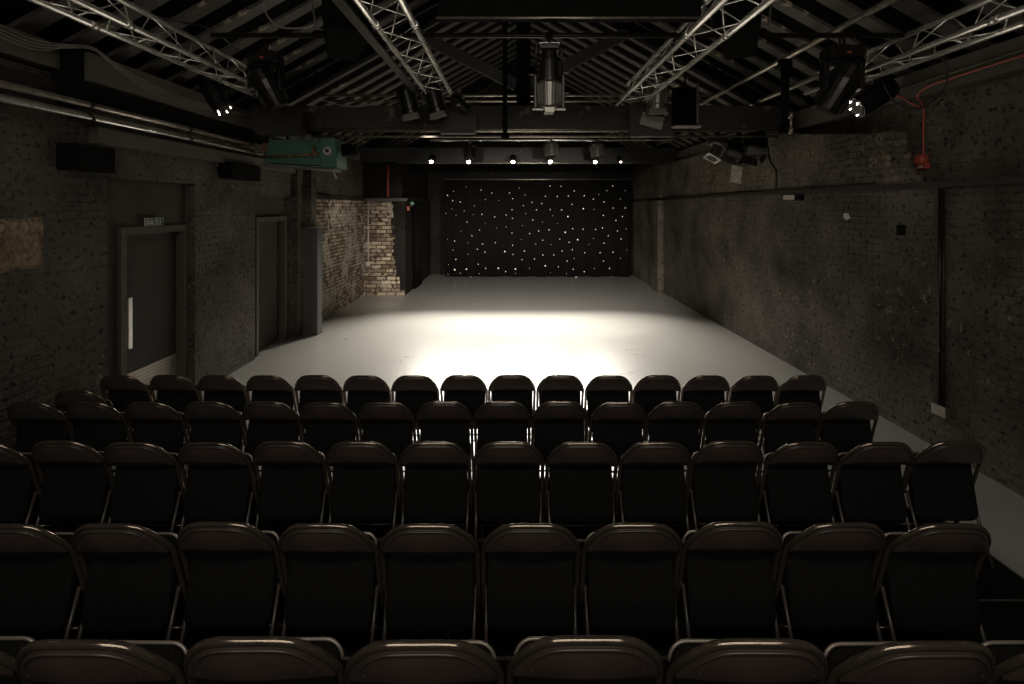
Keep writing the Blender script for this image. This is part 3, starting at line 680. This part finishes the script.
def moving_head(loc, d, label, s=.15):
    t = thing('moving_head_light', loc, label, 'spotlight', 'theatre lanterns hung in the roof')
    MB().bbox(-s*1.1, s*1.1, -s*.8, s*.8, -.20, -.06, .02).build('base', M['lamp'], t)
    MB().lathe([(-.065, .02), (-.03, .02), (-.03, .032), (.045, .032)], 10).build('clamp', M['steel'], t)
    a = MB()
    for q in (-1, 1): a.bbox(q*s*1.15-s*.16, q*s*1.15+s*.16, -s*.4, s*.4, -.20-s*1.9, -.19, .015)
    a.bbox(-s*1.3, s*1.3, -s*.4, s*.4, -.235, -.195, .01); a.build('yoke', M['lamp'], t)
    Mx = head_matrix(d, (0, 0, -.20-s*1.4))
    h = MB(); h.lathe([(s*1.3, s*.45), (s*1.15, s*.8), (s*.2, s*.98), (-s*.5, s*.92), (-s*.5, s*1.0), (-s*1.9, s*.78), (-s*2.0, s*.70)], 18, Mx)
    for k in range(8):
        h.box(s*.7, s*1.05, -.005, .005, -s*1.7, -s*.6, Mx @ Matrix.Rotation(k*math.pi/4, 4, 'Z'))
    h.build('head', M['lamp'], t)
    MB().lathe([(-s*2.0, s*.62), (-s*2.03, s*.6)], 16, Mx).build('lens', M['glass'], t)
    MB().box(-.02, .02, -s*.81, -s*.80, -.15, -.13).build('display', M['red'], t)
    return t
fresnel(W(215, 82, 6.9), (.60, .04, -1), 'finned lantern with added glint beads under the left truss end', .115, doors=False, drop=.17, L=.44, glints=True)
moving_head(W(266, 48, 6.6), (.45, .25, -1), 'black moving head light at the end of the left truss', .155)
cs = thing('profile_spotlight', W(549, 37, 5.47), 'tall finned spotlight hanging in the centre from the black cross bar', 'spotlight', 'theatre lanterns hung in the roof')
MB().lathe([(-.06, .02), (-.03, .02), (-.03, .036), (.045, .036)], 12).build('clamp', M['steel'], cs)
MB().tube([(-.125, 0, -.40), (-.125, 0, -.10), (-.10, 0, -.06), (.10, 0, -.06), (.125, 0, -.10), (.125, 0, -.40)], .011, 6).build('yoke', M['lamp'], cs)
MB().bbox(-.105, .105, -.09, .09, -.145, -.075, .015).box(-.09, .09, -.094, -.09, -.10, -.085).build('end_cap', M['lamp'], cs)
MB().box(-.095, -.01, -.094, -.09, -.098, -.080).build('vent_plate', M['alu'], cs); MB().box(.01, .095, -.094, -.09, -.098, -.080).build('vent_plate', M['alu'], cs)
MB().lathe([(-.14, .075), (-.24, .085), (-.24, .095), (-.42, .100), (-.42, .118), (-.44, .118)], 22).build('barrel', M['lamp'], cs)
hb = MB().lathe([(-.44, .105), (-.46, .115), (-.68, .105), (-.70, .09)], 22)
for k in range(16): hb.box(.100, .128, -.004, .004, -.66, -.47, Matrix.Rotation(2*math.pi*k/16, 4, 'Z'))
hb.build('lamp_house', M['lampg'], cs)
for q in (-1, 1): MB().bbox(q*.135-.014, q*.135+.014, -.05, .05, -.70, -.38, .006).build('side_rail', M['lamp'], cs)
MB().box(-.16, .16, -.012, .012, -.715, -.700).box(-.045, .045, -.09, .09, -.745, -.70).build('gel_holder', M['lampg'], cs)
for q, z in ((-1, -.37), (1, -.35), (1, -.55)): MB().tube([(q*.13, 0, z), (q*.20, -.01, z)], .008, 6).build('knob', M['lampg'], cs)
fresnel(W(408, 84, 7.7), (.22, .15, -1), 'ribbed lantern with barn doors under the second truss, left of its pair', .125, L=.40, drop=.22)
fresnel(W(434, 82, 7.7), (.26, .15, -1), 'ribbed lantern with barn doors under the second truss, right of its pair', .125, L=.42, drop=.22)
profile_spot(W(459, 92, 7.75), (.7, .4, -.5), 'small dark lantern beside the end of the second truss', L=.3, r=.06, drop=.14)
fresnel(W(657, 76, 7.7), (.0, .15, -1), 'grey ribbed lantern with barn doors under the third truss', .13, mat='lampg', L=.42, drop=.24)
# open frame lantern beside it
fl = thing('flood_light', W(685, 128, 7.9), 'tall black flood light with pale lip beside the grey ribbed lantern', 'spotlight', 'theatre lanterns hung in the roof')
MB().bbox(-.16, .16, -.10, .10, .03, .56, .02).build('housing', M['blk'], fl); MB().box(-.19, .19, -.14, .05, 0, .02).build('lower_lip', M['barn'], fl)
MB().box(.12, .15, -.13, -.10, .05, .58).build('side_frame', M['lampg'], fl); MB().tube([(0, 0, .56), (0, 0, .78)], .015, 6).build('hanger', M['steel'], fl)
moving_head(W(842, 42, 5.8), (-.50, .25, -1), 'black moving head light over the end of the right truss', .16)
fresnel(W(874, 82, 6.3), (-1.0, .02, -.62), 'finned lantern with added glint beads glaring beneath the right truss', .125, doors=False, drop=.17, L=.50, glints=True)
profile_spot(W(718, 150, 10.0)+Vector((0, 0, .22)), (-.6, -.3, -1), 'grey spotlight aimed left near the right wall beyond the big beam', L=.5, r=.12, mat='lampg', drop=.16)
fresnel(W(738, 140, 9.4)+Vector((0, 0, .12)), (-.5, -.2, -1), 'lantern with bright white barn door by the right wall, above the rail', .15, drop=.22)
fresnel(W(755, 138, 8.95)+Vector((0, 0, .12)), (-.3, -.5, -1), 'dark lantern with barn doors by the right wall, nearest the loose cables', .16, drop=.2)
tag(MB().box(-.09, .09, -.004, .004, -.18, .13, Matrix.Translation(W(736.5, 173, 9.3)) @ Matrix.Rotation(.25, 4, 'Y') @ Matrix.Rotation(-.4, 4, 'X')).build('colour_gel', plain('white_gel', (.8, .76, .68), .5)), 'white gel sheet hanging under the lanterns by the right wall', 'gel sheet')
tag(MB().tube(curve([(4.22, 9.3, 3.55), (4.24, 9.2, 3.2), (4.20, 8.9, 3.0), (4.23, 9.0, 2.72)]), .018, 8).build('loose_cable', M['cable']), 'dark loose cable hanging down the upper right wall', 'cable')

# hung loudspeakers and flat cabinets
def hung_speaker(px, py, y, yaw, label, s=1.0):
    c = W(px, py, y); t = thing('hanging_loudspeaker', c, label, 'loudspeaker', 'loudspeakers hung in the roof', rz=yaw)
    T = Matrix.Rotation(-.5, 4, 'X')
    mb = MB(); q = [(-.20*s, -.2*s), (.20*s, -.2*s), (.13*s, .2*s), (-.13*s, .2*s)]
    mb.add([(x, y2, -.25*s) for x, y2 in q]+[(x, y2, .27*s) for x, y2 in q], [(0, 1, 2, 3), (4, 5, 6, 7), (0, 1, 5, 4), (1, 2, 6, 5), (2, 3, 7, 6), (3, 0, 4, 7)], mat=T)
    mb.build('cabinet', M['blk'], t)
    MB().box(-.18*s, .18*s, -.212*s, -.20*s, -.22*s, .24*s, T).build('grille', M['blk'], t)
    MB().tube([T @ Vector((.17*s, 0, -.12)), T @ Vector((.24*s, 0, -.12)), T @ Vector((.25*s, 0, .12)), T @ Vector((.25*s, 0, .32*s)), T @ Vector((-.25*s, 0, .32*s)), T @ Vector((-.25*s, 0, .12)), T @ Vector((-.24*s, 0, -.12)), T @ Vector((-.17*s, 0, -.12))], .012, 6).build('bracket', M['lampg'], t)
    MB().tube([T @ Vector((0, 0, .32*s)), (0, .05, .5)], .02, 8).build('hanger', M['steel'], t)
    return t
hung_speaker(343, 24, 5.6, .5, 'large black loudspeaker hung left of the second truss', 1.1)
hung_speaker(740, 22, 5.6, -.5, 'large black loudspeaker hung right of the third truss', 1.1)
def flat_speaker(px0, px1, py0, py1, y, label, skew=0):
    a = W(px0, py1, y); b = W(px1, py0, y); t = thing('flat_loudspeaker', ((a.x+b.x)/2, y, a.z), label, 'loudspeaker', 'flat loudspeakers on the big tie beam')
    w = (b.x-a.x)/2; h = b.z-a.z
    MB().prism([(-w+skew, 0), (w, 0), (w-.02, h), (-w, h)], lambda x, z: (x, -.10, z), lambda x, z: (x, .08, z)).build('cabinet', M['cab'], t)
    MB().box(w, w+.012, -.11, .08, 0, h).build('side_panel', M['steel'], t)
    MB().box(-w+.05+skew, w-.05, -.106, -.10, .04, h-.04).build('grille', M['cab'], t)
    MB().tube([(0, 0, h), (0, 0, h+.22)], .02, 8).build('hanger', M['steel'], t)
flat_speaker(253, 304, 112, 135, 8.15, 'flat brown-black loudspeaker above the green heater', .08)
flat_speaker(441, 475, 110, 134, 8.25, 'flat dark loudspeaker on the dull bar, beside the second truss lanterns')
flat_speaker(630, 672, 105, 137, 8.15, 'flat dark loudspeaker on the dull bar, behind the grey ribbed lantern')
tag(MB().box(-.16, .16, -.003, .003, -.09, .09, Matrix.Translation(W(652, 121, 7.98)) @ Matrix.Rotation(.28, 4, 'Y')).build('barn_flap', M['barn']), 'loose grey metal flap tilted before the third truss loudspeaker', 'metal flap')
# cable swags
for (p0, p1, sag, y, lab) in ((322, 402, 8, 8.0, 'cable swag under the roof between left lights and second truss'), ):
    a = W(p0, 100, y); b = W(p1, 92, y)
    tag(MB().tube(curve([a, a*.7+b*.3-Vector((0, 0, .12)), a*.4+b*.6-Vector((0, 0, .13)), b]), .009, 6).build('cable_swag', M['gcable']), lab, 'cable')
tag(MB().tube(curve([W(264, 0, 5.2), W(267, 15, 5.2), W(280, 27, 5.2), W(302, 28, 5.2), W(314, 25, 5.2)]), .008, 6).build('cable_swag', M['gcable']), 'cable drooping beside the left black loudspeaker at the top', 'cable')
tag(MB().tube(curve([W(152, 16, 5.4), W(190, 24, 5.5), W(212, 30, 5.5), W(240, 52, 6.2)]), .008, 6).build('cable_swag', M['cable']), 'thin cable resting along the left lighting truss', 'cable')

# row of lit stage lamps on the far bar
lampx = [431, 468.5, 513, 550.5, 595.5, 621]
names = ['leftmost lit stage lamp on the far bar', 'second lit stage lamp from the left on the far bar', 'third lit stage lamp from the left on the far bar', 'fourth lit stage lamp from the left, under a pale housing', 'fifth lit stage lamp from the left on the far bar', 'rightmost and faintest lit stage lamp on the far bar']
SP = []
for i, px in enumerate(lampx):
    c = W(px, 161.5, 14.35)
    t = thing('stage_lamp', (c.x, 14.55, c.z+.16), names[i], 'stage lamp', 'lit stage lamps on the far bar')
    s = .075 if i < 5 else .05
    d = Vector((.0, -4.6, -3.5)).normalized(); Mx = head_matrix(d, (0, -.10, -.12))
    MB().lathe([(.20, s*.6), (.17, s), (-.06, s*1.05), (-.08, s*1.1)], 16, Mx).build('housing', M['lamp'] if i != 3 else M['lampg'], t)
    MB().lathe([(-.081, s*.62), (-.085, s*.60)], 16, Mx).build('lens', M['lens'] if i < 5 else M['lens2'], t)
    MB().tube([(-s*1.2, -.10, -.12), (-s*1.2, 0, -.02), (s*1.2, 0, -.02), (s*1.2, -.10, -.12)], .008, 6).build('yoke', M['lamp'], t)
    SP.append((t.location+Vector((0, -.10, -.12))+d*.13, i))
# lanterns hanging above them from the nearer bar
for px, py, m, lab in ((470, 152, 'lamp', 'dark unlit lantern above the second lit stage lamp'), (551, 149, 'lampg', 'pale unlit lantern above the fourth lit stage lamp'), (597, 150, 'lampg', 'grey unlit lantern above the fifth lit stage lamp')):
    fresnel(W(px, py, 13.6)+Vector((0, 0, .22)), (0.02, -.15, -1), lab, .15, mat=m, drop=.24, doors=False)

# ------------------------------------------------------------------ seating risers and chairs
ROWS = [  # distance, floor height, offset in chair widths, first, last
    (5.402, .0, .0, -8, 6), (4.490, .061, -.17, -8, 6), (3.533, .144, -.05, -7, 6), (2.528, .198, .186, -5, 4), (1.555, .426, .458, -4, 3)]
PW = .475
def riser(y0, y1, z0, z1, x0, x1, label):
    t = thing('seating_riser', ((x0+x1)/2, y0, z0), label, 'platform', 'low black seating platforms'); w = (x1-x0)/2; h = z1-z0
    MB().box(-w, w, 0, y1-y0, 0, h).build('deck', M['riser'], t)
    MB().box(-w, w, y1-y0, y1-y0+.012, h-.04, h+.003).box(w, w+.012, 0, y1-y0, h-.035, h+.003).build('edge_strip', M['nosing'], t)
riser(4.20, 4.87, 0, .061, -4.10, 3.12, 'low black platform under the second chair row from the stage')
riser(3.20, 4.185, 0, .144, -4.10, 3.15, 'black platform with pale edge under the middle chair row')
riser(2.20, 3.185, 0, .198, -4.10, 3.15, 'black platform under the fourth chair row from the stage')
riser(-1.5, 2.185, 0, .426, -4.10, 3.15, 'highest black platform under the chair row nearest the camera')
def rounded(w, l, r, n=6):
    out = []
    for cx, cy, a0 in ((w-r, l-r, 0), (-w+r, l-r, 90), (-w+r, r, 180), (w-r, r, 270)):
        for k in range(n+1):
            a = math.radians(a0+90*k/n); out.append((cx+r*math.cos(a), cy+r*math.sin(a)))
    return out
def make_chair():
    t = thing('folding_chair', (0, 0, 0))
    t['category'] = 'chair'
    # bent tube: arched back that wraps forward, running on down into the front legs
    half = [(0, -.006, .808), (.055, -.006, .808), (.095, -.003, .804), (.127, .006, .792), (.155, .018, .771), (.180, .035, .742), (.200, .056, .708), (.214, .080, .672), (.223, .106, .63), (.223, .132, .56), (.223, .180, .42), (.223, .262, .22), (.223, .350, .012)]
    path = curve([(-x, y, z) for x, y, z in reversed(half[1:])]+half, 4)
    MB().tube(path, .0125, 12).build('frame', M['chairt'], t)
    # back panel: curved sheet inside the arch, with a rolled edge
    n = 28; vs = []; fs = []
    def ztop(x):
        a = abs(x)
        for (x0, _, z0), (x1, _, z1) in zip(half, half[1:]):
            if x0 <= a <= x1: return z0+(z1-z0)*(a-x0)/(x1-x0)
        return .64
    def yat(x): return .030+.060*(abs(x)/.222)**2.2
    def ytop(x):
        a = abs(x)
        for (x0, y0, _), (x1, y1, _) in zip(half, half[1:]):
            if x0 <= a <= x1: return y0+(y1-y0)*(a-x0)/(x1-x0)
        return .08
    def zbot(x): return .664-.030*(abs(x)/.222)**2.2
    m = 6
    for sgn in (-1, 1):
        for i in range(n+1):
            x = -.216+.432*i/n; zt = max(ztop(x*.222/.222)-.002, zbot(x)+.004)
            for j in range(m+1):
                s = j/m; z = zbot(x)+(zt-zbot(x))*s
                bulge = -.010*math.sin(math.pi*s)
                yy = yat(x)*(1-s)+ytop(x)*s+bulge*(1-(abs(x)/.218)**4)+sgn*.003-.003
                vs.append((x, yy, z))
    q = (n+1)*(m+1)
    for sgn in (0, 1):
        for i in range(n):
            for j in range(m):
                a = sgn*q+i*(m+1)+j; fs.append((a, a+m+1, a+m+2, a+1))
    for i in range(n):
        for j in (0, m):
            a = i*(m+1)+j; fs.append((a, a+m+1, a+m+1+q, a+q))
    for i in (0, n):
        for j in range(m):
            a = i*(m+1)+j; fs.append((a, a+1, a+1+q, a+q))
    pb = MB().add(vs, fs, True)
    pb.tube([(x, yat(x)-.004, zbot(x)) for x in [-.212+.424*k/20 for k in range(21)]], .002, 6)
    lip = [Vector((p.x*.91, p.y-.009, p.z-.020)) for p in path if p.z > .685]
    pb.tube(lip, .0045, 6)
    for s in (-1, 1): pb.lathe([(0, .005), (.004, .004)], 8, Matrix.Translation((s*.16, .036, .69)) @ Matrix.Rotation(math.pi/2, 4, 'X'))
    pb.build('back_panel', M['chairm'], t)
    # seat, tipped up: cloth pad on the stage side, metal pan towards the camera
    T = Matrix.Translation((0, .108, .255)) @ Matrix.Rotation(math.radians(78), 4, 'X')
    ro = rounded(.207, .415, .055)
    def ring(sc_, z): return [((x)*sc_, .2075+(y-.2075)*sc_, z) for x, y in ro]
    layers = [ring(.90, -.020), ring(.985, -.014), ring(1.0, .0), ring(1.0, .006)]
    k = len(ro)
    def stack(ls):
        vs = [v for l in ls for v in l]; fs = [tuple(reversed(range(k))), tuple((len(ls)-1)*k+i for i in range(k))]
        for a in range(len(ls)-1):
            for i in range(k):
                j = (i+1) % k; fs.append((a*k+i, a*k+j, (a+1)*k+j, (a+1)*k+i))
        return vs, fs
    seat = MB().add(*stack([ring(.97, .004), ring(.99, .022), ring(.95, .034), ring(.80, .040)]), True, T).build('seat', M['seat'], t)
    MB().add(*stack(layers), True, T).build('seat_pan', M['seatm'], seat)
    front = [(x, y, .004) for x, y in ro if y > .335]
    front.sort(key=lambda p: p[0])
    MB().tube([T @ Vector(p) for p in front], .006, 6).build('seat_rim', M['rim'], seat)['label'] = 'pale front rim of the seat'
    # rear legs, folding links and cross bars
    for s in (-1, 1):
        MB().tube([(s*.2085, .172, .42), (s*.2085, .085, .22), (s*.2085, -.01, .012)], .0105, 8).build('leg', M['chairm'], t)
        MB().box(s*.216-.003, s*.216+.003, .165, .20, .40, .425).build('hinge_link', M['chairt'], t)
    MB().tube([(-.205, .060, .16), (.205, .060, .16)], .0095, 8).build('crossbar', M['chairm'], t)
    MB().tube([(-.222, .31, .115), (.222, .31, .115)], .0085, 8).build('crossbar', M['chairt'], t)
    return t
proto = make_chair(); used = [False]
ORD = ['first', 'second', 'third', 'fourth', 'fifth', 'sixth', 'seventh', 'eighth']
rown = ['front row', 'second row from the stage', 'middle row', 'fourth row from the stage', 'row nearest the camera']
def put(loc, label, group, rz=0):
    if not used[0]:
        used[0] = True; proto.location = loc; proto.rotation_euler = (0, 0, rz); proto['label'] = label; proto['group'] = group; return proto
    return dup(proto, loc, label, group, rz)
jr = random.Random(11)
for k, (Y, fz, off, a, b) in enumerate(ROWS):
    n = b-a+1
    for i in range(a, b+1):
        j = i-a
        if j == 0: where = 'at its left end'
        elif j == n-1: where = 'at its right end'
        elif j < n/2: where = ORD[j]+' from its left end'
        else: where = ORD[n-1-j]+' from its right end'
        x = (i+off)*PW
        pass
        x = max(x, -3.882) if k < 2 else x
        put((x, Y+jr.uniform(-.012, .012), fz), 'brown folding chair in the %s, %s' % (rown[k], where), 'folding chairs in the '+rown[k], jr.uniform(-.012, .012))
put((-3.88, 4.965, 0), 'spare folding chair by the left wall, standing between the first two rows', 'spare folding chair', .03)

# ------------------------------------------------------------------ lights
def spot(name, loc, target, power, ang, blend=.5, col=(1, .93, .82), r=.05):
    l = bpy.data.lights.new(name, 'SPOT'); l.energy = power; l.spot_size = math.radians(ang); l.spot_blend = blend; l.color = col; l.shadow_soft_size = r
    o = bpy.data.objects.new(name, l); COL.objects.link(o); o.location = loc
    o.rotation_euler = (Vector(target)-Vector(loc)).to_track_quat('-Z', 'Y').to_euler(); return o
def area(name, loc, target, power, sx, sy, col=(1, .90, .76)):
    l = bpy.data.lights.new(name, 'AREA'); l.shape = 'RECTANGLE'; l.size = sx; l.size_y = sy; l.energy = power; l.color = col
    o = bpy.data.objects.new(name, l); COL.objects.link(o); o.location = loc
    o.rotation_euler = (Vector(target)-Vector(loc)).to_track_quat('-Z', 'Y').to_euler(); return o
for loc, i in SP:
    spot('stage_beam', loc, (loc.x*.85+.0, 10.5, 0), 1600 if i < 5 else 320, 66, 1.0)
WARM = (1, .93, .83)
# the lanterns over the seats that light the stage from the front
spot('front_beam_left', W(420, 128, 7.9)+Vector((0, .1, -.12)), (-.4, 15.6, 0), 1900, 66, 1.0, WARM)
spot('front_beam_right', W(657, 130, 7.7)+Vector((0, .1, -.12)), (.8, 15.6, 0), 1900, 66, 1.0, WARM)
spot('alcove_fill', (-2.3, 12.0, 3.5), (-4.1, 14.3, 1.2), 60, 70, .9, (1, .88, .72))  # fill spot added to brighten the bare bricks, no lamp there
# dim fill lights added behind the audience, with no lamps there
area('audience_fill', (0, -1.0, 4.6), (0, 6, 2.0), 72, 5, .6, WARM)
area('roof_fill', (0, -1.3, 3.0), (0, 8, 4.4), 38, 4, .3, WARM)
w = bpy.data.worlds.new('world'); S.world = w; w.use_nodes = True
w.node_tree.nodes['Background'].inputs[0].default_value = (.02, .019, .017, 1)
w.node_tree.nodes['Background'].inputs[1].default_value = 1.0

# ------------------------------------------------------------------ camera and view
cam = bpy.data.cameras.new('camera'); co = bpy.data.objects.new('camera', cam); COL.objects.link(co)
co.location = (0, 0, CZ); co.rotation_euler = (math.pi/2, 0, 0)
cam.sensor_width = 36; cam.lens = 36*F/1024; cam.shift_y = -(342-HY)/1024; cam.clip_start = .05; cam.clip_end = 100
S.camera = co
S.view_settings.view_transform = 'Standard'; S.view_settings.look = 'None'; S.view_settings.gamma = 1; S.view_settings.use_curve_mapping = False
S.view_settings.exposure = 0.0
S.cycles.use_denoising = True
S.cycles.max_bounces = 8; S.cycles.diffuse_bounces = 5; S.cycles.sample_clamp_indirect = 4
